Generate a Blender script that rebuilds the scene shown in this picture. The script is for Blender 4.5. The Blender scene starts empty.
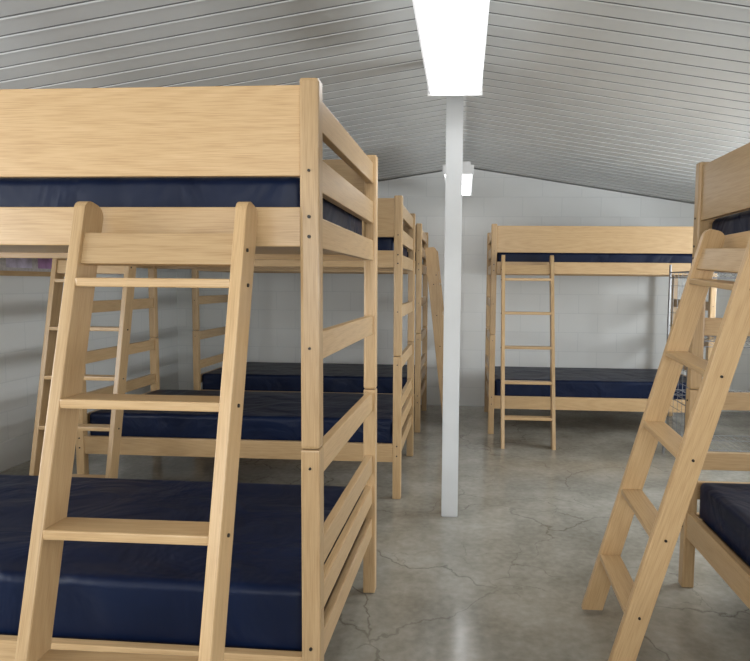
import bpy, bmesh, math, random
from mathutils import Vector, Matrix, noise
random.seed(4)
scene = bpy.context.scene
COL = scene.collection

# ---------------------------------------------------------------- materials
def new_mat(name):
    m = bpy.data.materials.new(name); m.use_nodes = True
    nt = m.node_tree
    b = nt.nodes["Principled BSDF"]
    return m, nt, b

def N(nt, typ, **kw):
    n = nt.nodes.new(typ)
    for k, v in kw.items():
        setattr(n, k, v)
    return n

def ramp(nt, stops):
    r = nt.nodes.new("ShaderNodeValToRGB")
    cr = r.color_ramp
    while len(cr.elements) < len(stops):
        cr.elements.new(0.5)
    for e, (p, c) in zip(cr.elements, stops):
        e.position = p; e.color = (c[0], c[1], c[2], 1)
    return r

def wood(axis):
    m, nt, b = new_mat("oak_" + "xyz"[axis])
    L = nt.links.new
    tc = N(nt, "ShaderNodeTexCoord"); oi = N(nt, "ShaderNodeObjectInfo")
    off = N(nt, "ShaderNodeVectorMath", operation='SCALE'); 
    comb = N(nt, "ShaderNodeCombineXYZ")
    L(oi.outputs["Random"], comb.inputs[0]); L(oi.outputs["Random"], comb.inputs[1]); L(oi.outputs["Random"], comb.inputs[2])
    L(comb.outputs[0], off.inputs[0]); off.inputs["Scale"].default_value = 37.0
    add = N(nt, "ShaderNodeVectorMath", operation='ADD')
    L(tc.outputs["Object"], add.inputs[0]); L(off.outputs[0], add.inputs[1])
    def mapped(long_s, cross_s):
        mp = N(nt, "ShaderNodeMapping")
        s = [cross_s]*3; s[axis] = long_s
        mp.inputs["Scale"].default_value = s
        L(add.outputs[0], mp.inputs[0]); return mp
    m1 = mapped(0.5, 4.0)
    n1 = N(nt, "ShaderNodeTexNoise"); n1.inputs["Scale"].default_value = 1.2; n1.inputs["Detail"].default_value = 1
    L(m1.outputs[0], n1.inputs[0])
    mul = N(nt, "ShaderNodeMath", operation='MULTIPLY'); mul.inputs[1].default_value = 130.0
    L(n1.outputs[0], mul.inputs[0])
    fr = N(nt, "ShaderNodeMath", operation='SINE'); L(mul.outputs[0], fr.inputs[0])
    m2 = mapped(12.0, 520.0)
    n2 = N(nt, "ShaderNodeTexNoise"); n2.inputs["Scale"].default_value = 1.0; n2.inputs["Detail"].default_value = 2
    L(m2.outputs[0], n2.inputs[0])
    a = N(nt, "ShaderNodeMath", operation='MULTIPLY_ADD'); a.inputs[1].default_value = 0.06; a.inputs[2].default_value = 0.0
    L(fr.outputs[0], a.inputs[0])
    s = N(nt, "ShaderNodeMath", operation='ADD')
    L(n2.outputs[0], s.inputs[0]); L(a.outputs[0], s.inputs[1])
    r = ramp(nt, [(0.22, (0.415, 0.262, 0.122)), (0.5, (0.515, 0.345, 0.176)), (0.80, (0.575, 0.402, 0.218))])
    L(s.outputs[0], r.inputs[0])
    hv = N(nt, "ShaderNodeHueSaturation")
    mr = N(nt, "ShaderNodeMapRange"); mr.inputs["To Min"].default_value = 0.82; mr.inputs["To Max"].default_value = 1.06
    L(oi.outputs["Random"], mr.inputs[0]); L(mr.outputs[0], hv.inputs["Value"]); L(r.outputs[0], hv.inputs["Color"])
    L(hv.outputs[0], b.inputs["Base Color"])
    b.inputs["Roughness"].default_value = 0.33
    bp = N(nt, "ShaderNodeBump"); bp.inputs["Strength"].default_value = 0.05; bp.inputs["Distance"].default_value = 0.002
    L(n2.outputs[0], bp.inputs["Height"]); L(bp.outputs[0], b.inputs["Normal"])
    return m
WOOD = [wood(0), wood(1), wood(2)]

def plain(name, col, rough=0.5, metal=0.0, noise_amt=0.06, scale=12):
    m, nt, b = new_mat(name); L = nt.links.new
    tc = N(nt, "ShaderNodeTexCoord"); n = N(nt, "ShaderNodeTexNoise"); n.inputs["Scale"].default_value = scale
    n.inputs["Detail"].default_value = 4
    L(tc.outputs["Object"], n.inputs[0])
    lo = [c*(1-noise_amt) for c in col]; hi = [min(1, c*(1+noise_amt)) for c in col]
    r = ramp(nt, [(0.3, lo), (0.7, hi)]); L(n.outputs[0], r.inputs[0]); L(r.outputs[0], b.inputs["Base Color"])
    b.inputs["Roughness"].default_value = rough; b.inputs["Metallic"].default_value = metal
    return m
BOLT = plain("dark_steel", (0.03, 0.028, 0.025), 0.4, 0.6)
CHROME = plain("dull_wire", (0.20, 0.20, 0.205), 0.45, 0.5)
WHITE = plain("white_paint", (0.63, 0.65, 0.66), 0.4, 0, 0.03, 6)
HOUSING = plain("enamel_housing", (0.80, 0.81, 0.82), 0.4)
PAPER = plain("paper", (0.55, 0.50, 0.62), 0.8, 0, 0.3, 14)
PAPER2 = plain("purple_paper", (0.42, 0.24, 0.44), 0.8, 0, 0.3, 14)
CORK = plain("cork", (0.50, 0.47, 0.46), 0.9, 0, 0.15, 60)
SEAM_SHADE = plain("panel_seam", (0.17, 0.17, 0.17), 0.8)  # groove shade put into the colour of the seam walls

def vinyl():
    m, nt, b = new_mat("navy_nylon"); L = nt.links.new
    tc = N(nt, "ShaderNodeTexCoord"); oi = N(nt, "ShaderNodeObjectInfo")
    add = N(nt, "ShaderNodeVectorMath", operation='ADD'); sc = N(nt, "ShaderNodeVectorMath", operation='SCALE')
    L(oi.outputs["Location"], sc.inputs[0]); sc.inputs["Scale"].default_value = 3.1
    L(tc.outputs["Object"], add.inputs[0]); L(sc.outputs[0], add.inputs[1])
    n = N(nt, "ShaderNodeTexNoise"); n.inputs["Scale"].default_value = 3.4; n.inputs["Detail"].default_value = 3
    n.inputs["Distortion"].default_value = 1.2
    L(add.outputs[0], n.inputs[0])
    r = ramp(nt, [(0.3, (0.0022, 0.0065, 0.025)), (0.7, (0.0035, 0.010, 0.036))])
    L(n.outputs[0], r.inputs[0]); L(r.outputs[0], b.inputs["Base Color"])
    b.inputs["Roughness"].default_value = 0.42
    b.inputs["Specular IOR Level"].default_value = 0.2
    bp = N(nt, "ShaderNodeBump"); bp.inputs["Strength"].default_value = 0.7; bp.inputs["Distance"].default_value = 0.03
    L(n.outputs[0], bp.inputs["Height"]); L(bp.outputs[0], b.inputs["Normal"])
    return m
NAVY = vinyl()

def block_wall(name, ax):
    m, nt, b = new_mat(name); L = nt.links.new
    tc = N(nt, "ShaderNodeTexCoord"); sp = N(nt, "ShaderNodeSeparateXYZ"); cb = N(nt, "ShaderNodeCombineXYZ")
    L(tc.outputs["Object"], sp.inputs[0]); L(sp.outputs[ax], cb.inputs[0]); L(sp.outputs[2], cb.inputs[1])
    br = N(nt, "ShaderNodeTexBrick"); br.offset = 0.5
    br.inputs["Scale"].default_value = 1.0; br.inputs["Brick Width"].default_value = 0.40
    br.inputs["Row Height"].default_value = 0.20; br.inputs["Mortar Size"].default_value = 0.006
    br.inputs["Mortar Smooth"].default_value = 0.8
    br.inputs["Color1"].default_value = (0.74, 0.755, 0.745, 1); br.inputs["Color2"].default_value = (0.75, 0.765, 0.755, 1)
    br.inputs["Mortar"].default_value = (0.675, 0.695, 0.69, 1)
    L(cb.outputs[0], br.inputs[0]); L(br.outputs["Color"], b.inputs["Base Color"])
    b.inputs["Roughness"].default_value = 0.55
    n = N(nt, "ShaderNodeTexNoise"); n.inputs["Scale"].default_value = 45; n.inputs["Detail"].default_value = 4
    L(tc.outputs["Object"], n.inputs[0])
    ma = N(nt, "ShaderNodeMath", operation='MULTIPLY_ADD'); ma.inputs[1].default_value = -1.0
    L(br.outputs["Fac"], ma.inputs[0]); 
    sm = N(nt, "ShaderNodeMath", operation='MULTIPLY'); sm.inputs[1].default_value = 0.4; L(n.outputs[0], sm.inputs[0])
    L(sm.outputs[0], ma.inputs[2])
    bp = N(nt, "ShaderNodeBump"); bp.inputs["Strength"].default_value = 0.28; bp.inputs["Distance"].default_value = 0.0025
    L(ma.outputs[0], bp.inputs["Height"]); L(bp.outputs[0], b.inputs["Normal"])
    return m
WALLX = block_wall("painted_block_x", 0); WALLY = block_wall("painted_block_y", 1)

def floor_mat():
    m, nt, b = new_mat("polished_concrete"); L = nt.links.new
    tc = N(nt, "ShaderNodeTexCoord")
    n1 = N(nt, "ShaderNodeTexNoise"); n1.inputs["Scale"].default_value = 2.4; n1.inputs["Detail"].default_value = 9; n1.inputs["Roughness"].default_value = 0.64
    n2 = N(nt, "ShaderNodeTexNoise"); n2.inputs["Scale"].default_value = 30; n2.inputs["Detail"].default_value = 8
    L(tc.outputs["Object"], n1.inputs[0]); L(tc.outputs["Object"], n2.inputs[0])
    mx = N(nt, "ShaderNodeMath", operation='MULTIPLY_ADD'); mx.inputs[1].default_value = 0.35
    L(n2.outputs[0], mx.inputs[0]); L(n1.outputs[0], mx.inputs[2])
    r = ramp(nt, [(0.46, (0.190, 0.178, 0.145)), (0.66, (0.282, 0.268, 0.226)), (0.88, (0.385, 0.372, 0.325))])
    L(mx.outputs[0], r.inputs[0])
    wn = N(nt, "ShaderNodeTexNoise"); wn.inputs["Scale"].default_value = 3.0; wn.inputs["Detail"].default_value = 7
    L(tc.outputs["Object"], wn.inputs[0])
    mixv = N(nt, "ShaderNodeVectorMath", operation='MULTIPLY_ADD'); mixv.inputs[1].default_value = (0.5, 0.5, 0.0)
    L(wn.outputs["Color"], mixv.inputs[0]); L(tc.outputs["Object"], mixv.inputs[2])
    def crack(scale, width, nsc, off, lo, hi, dark):
        v = N(nt, "ShaderNodeTexVoronoi", feature='DISTANCE_TO_EDGE'); v.inputs["Scale"].default_value = scale
        L(mixv.outputs[0], v.inputs[0])
        cr = ramp(nt, [(0.0, (dark,)*3), (width, (1, 1, 1))]); L(v.outputs["Distance"], cr.inputs[0])
        mp = N(nt, "ShaderNodeMapping"); mp.inputs["Location"].default_value = off; L(tc.outputs["Object"], mp.inputs[0])
        n3 = N(nt, "ShaderNodeTexNoise"); n3.inputs["Scale"].default_value = nsc; L(mp.outputs[0], n3.inputs[0])
        r3 = ramp(nt, [(lo, (1, 1, 1)), (hi, (0.0,)*3)]); L(n3.outputs[0], r3.inputs[0])
        mxm = N(nt, "ShaderNodeMath", operation='MAXIMUM'); L(cr.outputs[0], mxm.inputs[0]); L(r3.outputs[0], mxm.inputs[1])
        return mxm
    c1 = crack(1.3, 0.0055, 1.0, (0.2, 1.1, 0), 0.42, 0.58, 0.25)
    c2 = crack(3.4, 0.010, 1.6, (3, 5, 0), 0.52, 0.70, 0.5)
    mn = N(nt, "ShaderNodeMath", operation='MULTIPLY'); L(c1.outputs[0], mn.inputs[0]); L(c2.outputs[0], mn.inputs[1])
    mix = N(nt, "ShaderNodeMixRGB"); mix.inputs[1].default_value = (0.10, 0.088, 0.066, 1)
    L(mn.outputs[0], mix.inputs[0]); L(r.outputs[0], mix.inputs[2])
    L(mix.outputs[0], b.inputs["Base Color"])
    rr = ramp(nt, [(0.3, (0.13,)*3), (0.7, (0.23,)*3)]); L(n1.outputs[0], rr.inputs[0]); L(rr.outputs[0], b.inputs["Roughness"])
    b.inputs["Specular IOR Level"].default_value = 0.7
    return m
FLOOR = floor_mat()

def ceil_mat():
    m, nt, b = new_mat("ribbed_metal_paint"); L = nt.links.new
    tc = N(nt, "ShaderNodeTexCoord")
    n1 = N(nt, "ShaderNodeTexNoise"); n1.inputs["Scale"].default_value = 2.0; n1.inputs["Detail"].default_value = 4
    L(tc.outputs["Object"], n1.inputs[0])
    r = ramp(nt, [(0.3, (0.63, 0.64, 0.63)), (0.7, (0.68, 0.69, 0.68))]); L(n1.outputs[0], r.inputs[0])
    L(r.outputs[0], b.inputs["Base Color"]); b.inputs["Roughness"].default_value = 0.30
    bp = N(nt, "ShaderNodeBump"); bp.inputs["Strength"].default_value = 0.15; bp.inputs["Distance"].default_value = 0.01
    L(n1.outputs[0], bp.inputs["Height"]); L(bp.outputs[0], b.inputs["Normal"])
    return m
CEIL = ceil_mat()

def emis(name, col, s):
    m, nt, b = new_mat(name)
    b.inputs["Base Color"].default_value = (0.8, 0.8, 0.8, 1)
    b.inputs["Emission Color"].default_value = (*col, 1); b.inputs["Emission Strength"].default_value = s
    return m
LENS = emis("lit_diffuser", (0.97, 0.985, 1.0), 7.0)
LENS_SIDE = emis("lit_diffuser_side", (0.95, 0.97, 1.0), 0.55)

# ---------------------------------------------------------------- helpers
def obj_from_bm(name, bm, mat, parent=None, loc=(0, 0, 0), smooth=False):
    me = bpy.data.meshes.new(name); bm.to_mesh(me); bm.free()
    me.materials.append(mat)
    if smooth:
        for p in me.polygons: p.use_smooth = True
    return obj_from_me(name, me, parent, loc)

def obj_from_me(name, me, parent=None, loc=(0, 0, 0)):
    o = bpy.data.objects.new(name, me); COL.objects.link(o)
    o.location = loc
    if parent: o.parent = parent
    return o

CACHE = {}
def box_mesh(size, mat, bev=0.003, shear=0.0):
    key = (tuple(round(s, 4) for s in size), mat.name, bev, round(shear, 4))
    if key in CACHE: return CACHE[key]
    bm = bmesh.new(); bmesh.ops.create_cube(bm, size=1)
    for v in bm.verts:
        v.co = Vector((v.co.x*size[0], v.co.y*size[1], v.co.z*size[2]))
    if shear:
        for v in bm.verts:
            if v.co.z < 0: v.co.z += v.co.y*shear
        top = [e for e in bm.edges if all(v.co.z > 0 for v in e.verts) and abs(e.verts[0].co.y-e.verts[1].co.y) < 1e-5]
        bmesh.ops.bevel(bm, geom=top, offset=min(size[1]*0.38, 0.03), segments=5, profile=0.5, affect='EDGES')
        long_e = [e for e in bm.edges if e.calc_length() > 0.5]
        bmesh.ops.bevel(bm, geom=long_e, offset=0.005, segments=2, profile=0.6, affect='EDGES')
    elif bev:
        bmesh.ops.bevel(bm, geom=bm.edges[:], offset=min(bev, min(size)*0.3), segments=2, profile=0.6, affect='EDGES')
    me = bpy.data.meshes.new("part"); bm.to_mesh(me); bm.free(); me.materials.append(mat)
    CACHE[key] = me; return me

def board(name, parent, c, size, bev=0.003, mat=None):
    if mat is None:
        mat = WOOD[max(range(3), key=lambda i: size[i])]
    return obj_from_me(name, box_mesh(size, mat, bev), parent, c)

def cyl_mesh(r, h, axis, mat):
    key = ("cyl", r, h, axis, mat.name)
    if key in CACHE: return CACHE[key]
    bm = bmesh.new(); bmesh.ops.create_cone(bm, cap_ends=True, segments=14, radius1=r, radius2=r*0.85, depth=h)
    if axis == 1: bmesh.ops.rotate(bm, verts=bm.verts, matrix=Matrix.Rotation(math.pi/2, 3, 'X'))
    if axis == 0: bmesh.ops.rotate(bm, verts=bm.verts, matrix=Matrix.Rotation(math.pi/2, 3, 'Y'))
    me = bpy.data.meshes.new("bolt"); bm.to_mesh(me); bm.free(); me.materials.append(mat)
    CACHE[key] = me; return me

def empty(name, loc, rz=0, label="", cat="", group=None):
    o = bpy.data.objects.new(name, None); COL.objects.link(o)
    o.location = loc; o.rotation_euler = (0, 0, rz); o.empty_display_size = 0.2
    o["label"] = label; o["category"] = cat
    if group: o["group"] = group
    return o

# ---------------------------------------------------------------- bunk bed
BLEN, BD, P, H, SPLIT = 2.02, 0.98, 0.05, 1.81, 0.865
def bunk(loc, rz, label, BL=BLEN, dz=0.0):
    e = empty("bunk_bed", loc, rz, label, "bunk bed", "oak bunk beds")
    hx, hy = BL/2-P/2, BD/2-P/2
    for sx in (-1, 1):
        for sy in (-1, 1):
            board("post", e, (sx*hx, sy*hy, SPLIT/2), (P, P, SPLIT-0.002), 0.005)
            board("post", e, (sx*hx, sy*hy, (SPLIT+H)/2), (P, P, H-SPLIT-0.002), 0.009)
            for z in (0.265, 0.325, 1.415, 1.465):
                obj_from_me("bolt", cyl_mesh(0.005, 0.005, 1, BOLT), e, (sx*hx, sy*(BD/2+0.001), z))
            for z in (1.58, 1.13, 0.815):
                obj_from_me("bolt", cyl_mesh(0.004, 0.005, 1, BOLT), e, (sx*hx, sy*(BD/2+0.001), z))
        for z, hgt in ((1.735, .08), (1.58, .085), (1.43, .08), (1.13, .075), (.815, .075), (.555, .075), (.425, .075), (.285, .075)):
            board("end_rail", e, (sx*hx, 0, z), (0.026, BD-2*P, hgt))
    for sy in (-1, 1):
        y = sy*(BD/2-0.022)
        board("side_rail", e, (0, y, 1.44), (BL-2*P, 0.028, 0.10))
        board("side_rail", e, (0, y, 0.28+dz), (BL-2*P, 0.028, 0.11))
        board("guard_panel", e, (0, y, 1.681), (BL-2*P, 0.022, 0.225))
    for z in (1.42, 0.302+dz):
        board("bed_deck", e, (0, 0, z), (BL-2*P, BD-0.075, 0.016), 0.002)
    return e

def mattress_mesh(MH):
    bm = bmesh.new(); bmesh.ops.create_cube(bm, size=2)
    bmesh.ops.subdivide_edges(bm, edges=bm.edges[:], cuts=39, use_grid_fill=True)
    h = (0.957, 0.44, MH); r = 0.026
    for v in bm.verts:
        u = [math.sin(c*math.pi/2) for c in v.co]
        p = Vector((u[0]*h[0], u[1]*h[1], u[2]*h[2]))
        q = Vector([max(-(h[i]-r), min(h[i]-r, p[i])) for i in range(3)])
        d = p-q
        if d.length > 1e-6: p = q+d.normalized()*r
        if p.z > 0:
            f = max(0, 1-(abs(p.x)/h[0])**6)*max(0, 1-(abs(p.y)/h[1])**6)
            p.z += 0.007*f*noise.noise(Vector((p.x*4, p.y*6, 0))) + 0.003*f*noise.noise(Vector((p.x*12, p.y*18, 3)))
        v.co = p
    me = bpy.data.meshes.new("mattress"); bm.to_mesh(me); bm.free(); me.materials.append(NAVY)
    for p in me.polygons: p.use_smooth = True
    return me
MATT = {m: mattress_mesh(m) for m in (0.074, 0.082, 0.096)}
def mattress(loc, rz, z, label, MH, sx=1):
    o = obj_from_me("mattress", MATT[MH], None, (loc[0], loc[1], z+MH)); o.rotation_euler = (0, 0, rz); o.scale = (sx, 1, 1)
    o["label"] = label; o["category"] = "mattress"; o["group"] = "navy bunk mattresses"
    return o

xl = -0.36-BLEN/2
ra = -0.015
ca = Matrix.Rotation(ra, 3, 'Z') @ Vector((-BLEN/2, BD/2, 0)) + Vector((-0.367, 1.562, 0))
BEDS = [((ca.x, ca.y, 0), ra, "light oak bunk bed, ladder leaning on its long side", BLEN, -.04),
        ((xl, 4.12, 0), 0, "light oak bunk bed standing between two other bunk beds", BLEN, 0),
        ((xl, 5.80, 0), 0, "light oak bunk bed near end wall, spare ladder on its end", BLEN, 0),
        ((0.23+1.88/2, 5.81, 0), 0, "light oak bunk bed standing against the painted block end wall", 1.88, 0),
        ((0.96+BD/2, 2.70-BLEN/2, 0), math.pi/2, "light oak bunk bed lengthwise along the aisle, ladder leaning on it", BLEN, 0)]
for loc, rz, lab, bl, dz in BEDS:
    bunk(loc, rz, lab, bl, dz)
    sx = (bl-.1)/(BLEN-.1)
    mattress(loc, rz, 1.429, "navy blue nylon mattress on the upper bunk of an oak bed", 0.074, sx)
    mattress(loc, rz, 0.311+dz, "navy blue nylon mattress on the lower bunk of an oak bed", 0.096 if dz else 0.082, sx)

# ---------------------------------------------------------------- ladders
def ladder(loc, rz, run, label, top=1.49, W=0.43, th=0.028, dp=0.082, zo=0.0, low=0.0, tt=0.022):
    """local: width X, leans toward +Y ; origin on the floor under the feet; the bed face is at y=run"""
    e = empty("bunk_ladder", loc, rz, label, "ladder", "oak bunk ladders")
    t = math.atan2(run-dp/2-0.004, top)
    Lr = top/math.cos(t)
    for sx in (-1, 1):
        me = box_mesh((th, dp, Lr), WOOD[2], 0.005, math.tan(t))
        o = obj_from_me("rail", me, e, (sx*(W/2-th/2), math.sin(t)*Lr/2, math.cos(t)*Lr/2)); o.rotation_euler = (-t, 0, 0)
    zs = [0.185+low, 0.463+low*.75, 0.74+low*.5, 1.018+low*.25, 1.295]
    for z in zs:
        z += zo
        y = math.tan(t)*z
        board("tread", e, (0, y, z), (W-2*th+0.002, dp*0.98/math.cos(t), tt), 0.004)
        for sx in (-1, 1):
            obj_from_me("bolt", cyl_mesh(0.005, 0.005, 0, BOLT), e, (sx*(W/2+0.001), y+0.003, z-0.004))
    z = 1.375+zo
    y = math.tan(t)*z
    o = board("header_board", e, (0, y-(dp/2-0.022), z), (W-2*th+0.002, 0.022, 0.078), 0.003); o.rotation_euler = (-t, 0, 0)
    for sx in (-1, 1):
        obj_from_me("bolt", cyl_mesh(0.005, 0.005, 0, BOLT), e, (sx*(W/2+0.001), y-dp/2+0.022, z))
    return e
ladder((-0.735, 1.562-0.43, 0), 0, 0.43, "light oak ladder with flat treads leaning on a bunk bed side", low=-.01)
ladder((-2.18, 3.625-0.37, 0), 0, 0.37, "light oak ladder leaning on a bunk bed, half hidden behind bedding", W=.47)
ladder((0.53, 5.315-0.42, 0), 0, 0.42, "light oak ladder leaning on the bunk bed by the end wall", top=1.54, zo=.045)
le = ladder((0.955-0.425, 2.22, 0.004), -math.pi/2, 0.425, "light oak ladder leaning steeply across the aisle on a bunk side", top=1.49, dp=0.078, zo=.01, low=.03, tt=.02)
le.rotation_euler = (0, 0.055, -math.pi/2)   # racked a little sideways, as ladders left by their users are
ladder((-0.355+0.24, 5.78, 0), math.pi/2, 0.24, "spare oak ladder leaning on the end of a bunk bed", top=1.62, W=.46, dp=.1)

# ---------------------------------------------------------------- room
def struct(o): o["kind"] = "structure"; return o
XW, Y0, Y1, RZ, SL = 3.1, -1.6, 6.55, 2.50, 0.158
EZ = RZ-SL*XW
def quadbox(bm, x0, x1, y0, y1, z0, z1):
    r = bmesh.ops.create_cube(bm, size=1)
    for v in r["verts"]:
        v.co = Vector(((x0+x1)/2+v.co.x*(x1-x0), (y0+y1)/2+v.co.y*(y1-y0), (z0+z1)/2+v.co.z*(z1-z0)))
bm = bmesh.new(); quadbox(bm, -XW-.2, XW+.2, Y0-.2, Y1+.2, -.12, 0); struct(obj_from_bm("floor", bm, FLOOR))
def gable(name, y0, y1):
    bm = bmesh.new()
    pts = [(-XW-.15, 0), (XW+.15, 0), (XW+.15, EZ-SL*.15), (0, RZ), (-XW-.15, EZ-SL*.15)]
    a = [bm.verts.new((x, y0, z)) for x, z in pts]; b = [bm.verts.new((x, y1, z)) for x, z in pts]
    bm.faces.new(a); bm.faces.new(b[::-1])
    for i in range(5):
        j = (i+1) % 5; bm.faces.new((a[j], a[i], b[i], b[j]))
    bmesh.ops.recalc_face_normals(bm, faces=bm.faces[:])
    return struct(obj_from_bm(name, bm, WALLX))
gable("wall_back", Y1, Y1+.15)
WZ0, WZ1 = 0.95, 1.85
wn = 2
for nm, s, wins in (("wall_right", 1, [(-1.1, 2.0), (2.9, 4.7)]), ("wall_left", -1, [(-1.1, 2.3)])):  # side openings are unseen, added to let in more light
    bm = bmesh.new(); a, b = sorted((s*XW, s*(XW+.15)))
    edges = [Y0]+[q for w_ in wins for q in w_]+[Y1]
    for i in range(0, len(edges), 2): quadbox(bm, a, b, edges[i], edges[i+1], 0, EZ-.002)
    for w0, w1 in wins:
        quadbox(bm, a, b, w0, w1, 0, WZ0); quadbox(bm, a, b, w0, w1, WZ1, EZ-.002)
    struct(obj_from_bm(nm, bm, WALLY))
    a, b = sorted((s*(XW+.05), s*(XW+.10)))
    for w0, w1 in wins:
        bm = bmesh.new()
        quadbox(bm, a, b, w0, w1, WZ0, WZ0+.05); quadbox(bm, a, b, w0, w1, WZ1-.05, WZ1)
        for y in (w0, (w0+w1)/2-.025, w1-.05): quadbox(bm, a, b, y, y+.05, WZ0+.05, WZ1-.05)
        struct(obj_from_bm("window_%d" % wn, bm, WHITE)); wn += 1
bm = bmesh.new()
quadbox(bm, -XW-.15, -1.9, Y0-.15, Y0, 0, 1.98); quadbox(bm, 1.9, XW+.15, Y0-.15, Y0, 0, 1.98)
quadbox(bm, -1.9, 1.9, Y0-.15, Y0, 0, 0.85); 
pts = [(-XW-.15, 1.98), (XW+.15, 1.98), (0, RZ)]
a = [bm.verts.new((x, Y0-.15, z)) for x, z in pts]; b = [bm.verts.new((x, Y0, z)) for x, z in pts]
bm.faces.new(a); bm.faces.new(b[::-1])
for i in range(3): bm.faces.new((a[(i+1) % 3], a[i], b[i], b[(i+1) % 3]))
struct(obj_from_bm("wall_front", bm, WALLX))
bm = bmesh.new()
quadbox(bm, -1.9, 1.9, Y0-.1, Y0-.05, .85, .90); quadbox(bm, -1.9, 1.9, Y0-.1, Y0-.05, 1.93, 1.98)
for x in (-1.9, -.65, .6, 1.85): quadbox(bm, x, x+.05, Y0-.1, Y0-.05, .85, 1.98)
struct(obj_from_bm("window_1", bm, WHITE))

# ceiling of narrow painted metal panels: a low raised bead beside a recessed seam, shade painted into its walls
bm = bmesh.new()
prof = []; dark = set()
y = Y0-.15; pitch = 0.125
while y < Y1+.1:
    k = len(prof)
    prof += [(y, 0), (y+.098, 0), (y+.099, -.006), (y+.107, -.006), (y+.108, 0.0), (y+.112, 0.0035), (y+.119, 0.0035), (y+.123, 0)]
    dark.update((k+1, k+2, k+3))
    y += pitch
prof.append((y, 0))
for s in (-1, 1):
    lo = [bm.verts.new((0, yy, RZ-d+.012)) for yy, d in prof]
    hi = [bm.verts.new((s*(XW+.16), yy, EZ-SL*.16-d+.012)) for yy, d in prof]
    for i in range(len(prof)-1):
        f = (lo[i], lo[i+1], hi[i+1], hi[i]); f = bm.faces.new(f if s > 0 else f[::-1])
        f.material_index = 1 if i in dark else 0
    t1 = [bm.verts.new(c) for c in ((0, Y0-.15, RZ+.05), (0, y, RZ+.05), (s*(XW+.16), y, EZ+.03), (s*(XW+.16), Y0-.15, EZ+.03))]
    bm.faces.new(t1)
o = struct(obj_from_bm("ceiling", bm, CEIL)); o.data.materials.append(SEAM_SHADE)

# support post
bm = bmesh.new(); quadbox(bm, -.045, .045, -.045, .045, 0, 2.5)
bmesh.ops.bevel(bm, geom=bm.edges[:], offset=.004, segments=2, affect='EDGES')
o = obj_from_bm("support_post", bm, WHITE, None, (-0.06, 3.42, 0))
o["label"] = "white painted square wooden post holding up the roof ridge"; o["category"] = "post"

# light fixtures
def fixture(yc, ln, lab, W=0.26, zb=2.215):
    e = empty("ceiling_light", (-0.055, yc, zb), 0, lab, "ceiling light", "fluorescent ceiling lights")
    board("housing", e, (0, 0, .075), (W*.8, ln, .03), .004, HOUSING)
    bm = bmesh.new()
    sec = [(-W/2, .06), (-W/2+.002, .018), (-W/2+.014, 0), (W/2-.014, 0), (W/2-.002, .018), (W/2, .06)]
    a = [bm.verts.new((x, -ln/2+.012, z)) for x, z in sec]; b = [bm.verts.new((x, ln/2-.012, z)) for x, z in sec]
    for i in range(6):
        j = (i+1) % 6; f = bm.faces.new((a[i], a[j], b[j], b[i])); f.material_index = 0 if i == 2 else 1
    bm.faces.new(a[::-1]).material_index = 1; bm.faces.new(b).material_index = 1
    bmesh.ops.recalc_face_normals(bm, faces=bm.faces[:])
    o = obj_from_bm("diffuser", bm, LENS, e); o.data.materials.append(LENS_SIDE)
    for s in (-1, 1):
        board("end_cap", e, (0, s*(ln/2-.006), .028), (W+.006, .016, .072), .003, HOUSING)
        h = RZ-zb-.09
        obj_from_me("hanger", cyl_mesh(.006, round(h+.01, 3), 2, HOUSING), e, (0, s*ln*.4, .09+h/2))
fixture(2.47, 1.24, "lit white fluorescent fixture hung on the ridge before the post")
fixture(5.55, 1.20, "lit white fluorescent fixture hung on the ridge near end wall", .24, 2.165)

# wire shelving
def rod(bm, p, q, r):
    p, q = Vector(p), Vector(q); d = q-p
    m = Matrix.Translation((p+q)/2) @ d.to_track_quat('Z', 'Y').to_matrix().to_4x4()
    bmesh.ops.create_cone(bm, cap_ends=True, segments=8, radius1=r, radius2=r, depth=d.length, matrix=m)
e = empty("wire_shelving", (2.06, 4.62, 0), 0, "dull metal wire shelving unit standing between bunk beds", "shelf")
SW, SD = 0.98, 0.45
for sx in (-1, 1):
    for sy in (-1, 1):
        bm = bmesh.new(); rod(bm, (0, 0, 0), (0, 0, 1.46), .009)
        obj_from_bm("upright", bm, CHROME, e, (sx*SW/2, sy*SD/2, 0))
for z in (.15, .50, .92, 1.40):
    bm = bmesh.new()
    for zz in (0, -.04):
        for sy in (-1, 1): rod(bm, (-SW/2, sy*SD/2, zz), (SW/2, sy*SD/2, zz), .0035)
        for sx in (-1, 1): rod(bm, (sx*SW/2, -SD/2, zz), (sx*SW/2, SD/2, zz), .0035)
    for i in range(21):
        x = -SW/2+SW*i/20; rod(bm, (x, -SD/2, .003), (x, SD/2, .003), .0018)
    n = 16
    for i in range(n):
        x0 = -SW/2+SW*i/n; x1 = x0+SW/n
        for sy in (-1, 1): rod(bm, (x0, sy*SD/2, -.04 if i % 2 else 0), (x1, sy*SD/2, 0 if i % 2 else -.04), .0018)
    obj_from_bm("wire_shelf", bm, CHROME, e, (0, 0, z))
bm = bmesh.new()
for i in range(13): 
    z = .2+i*.1
    rod(bm, (-SW/2, -SD/2, z), (-SW/2, SD/2, z), .0018)
for i in range(6):
    yy = -SD/2+SD*i/5; rod(bm, (-SW/2, yy, .15), (-SW/2, yy, 1.40), .0018)
obj_from_bm("side_grid", bm, CHROME, e)

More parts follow.
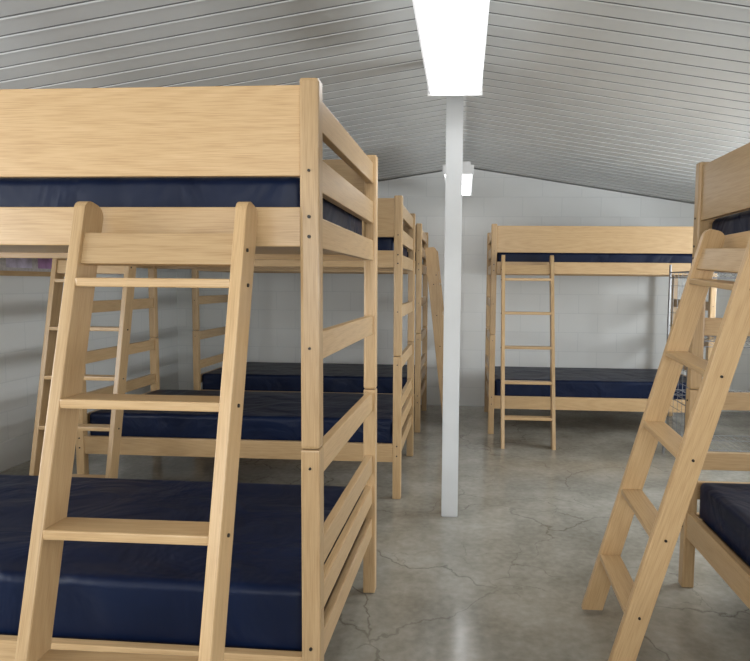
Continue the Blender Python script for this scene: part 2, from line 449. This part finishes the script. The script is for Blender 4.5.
# bulletin board on left wall
e = empty("bulletin_board", (-XW, 3.95, 1.325), 0, "wood framed notice board hung on the painted block wall", "notice board")
board("backing", e, (.008, 0, .28), (.012, 1.5, .56), .001, CORK)
for z in (.015, .545): board("frame", e, (.013, 0, z), (.024, 1.54, .035))
for y in (-.76, .76): board("frame", e, (.013, y, .28), (.024, .03, .5))
for i, (y, mt, w) in enumerate(((3.5, PAPER, .3), (3.85, PAPER2, .22), (4.15, PAPER, .25), (4.45, PAPER2, .22))):
    o = board("notice_paper", None, (-XW+.0165, y, 1.33+.20), (.001, w, .3), 0, mt)
    o["label"] = "printed paper notice pinned to the board"; o["category"] = "paper"; o["group"] = "notices on the board"

# ---------------------------------------------------------------- light
def area(name, loc, rot, sx, sy, pw, col):
    l = bpy.data.lights.new(name, 'AREA'); l.shape = 'RECTANGLE'; l.size = sx; l.size_y = sy; l.energy = pw; l.color = col
    o = bpy.data.objects.new(name, l); COL.objects.link(o); o.location = loc; o.rotation_euler = rot
area("window_daylight", (0, Y0-.2, 1.42), (math.radians(82), 0, 0), 3.6, 1.1, 75, (1.0, 0.985, 0.965))
area("side_daylight", (-XW-.25, 0.6, 1.4), (math.radians(85), 0, math.radians(-90)), 3.2, 0.9, 100, (0.97, 0.985, 1.0))  # added fill from the left, brightens the room
area("side_daylight", (XW+.25, 0.45, 1.4), (math.radians(85), 0, math.radians(90)), 2.9, 0.9, 50, (0.98, 0.99, 1.0))  # added fill from the near right, evens out the light
area("side_daylight", (XW+.25, 3.8, 1.4), (math.radians(85), 0, math.radians(90)), 1.7, 0.85, 110, (0.93, 0.97, 1.0))  # added fill from out of view, brightens the left wall
w = bpy.data.worlds.new("World"); scene.world = w; w.use_nodes = True
bg = w.node_tree.nodes["Background"]
sky = w.node_tree.nodes.new("ShaderNodeTexSky")
try:
    sky.sky_type = 'NISHITA'; sky.sun_disc = False; sky.sun_elevation = math.radians(40)
except Exception: pass
w.node_tree.links.new(sky.outputs[0], bg.inputs[0]); bg.inputs[1].default_value = 0.12

# ---------------------------------------------------------------- camera
cd = bpy.data.cameras.new("camera"); cam = bpy.data.objects.new("camera", cd); COL.objects.link(cam)
cd.sensor_width = 36; cd.lens = 620/750*36; cd.shift_x = -0.0667; cd.clip_start = 0.05
M = Matrix.Rotation(math.radians(3.5), 4, 'Z') @ Matrix.Rotation(math.radians(90-4.35), 4, 'X') @ Matrix.Rotation(0.01, 4, 'Z')
cam.matrix_world = Matrix.Translation((0, 0, 1.3)) @ M
scene.camera = cam
scene.view_settings.view_transform = 'Standard'
scene.view_settings.exposure = 0.0
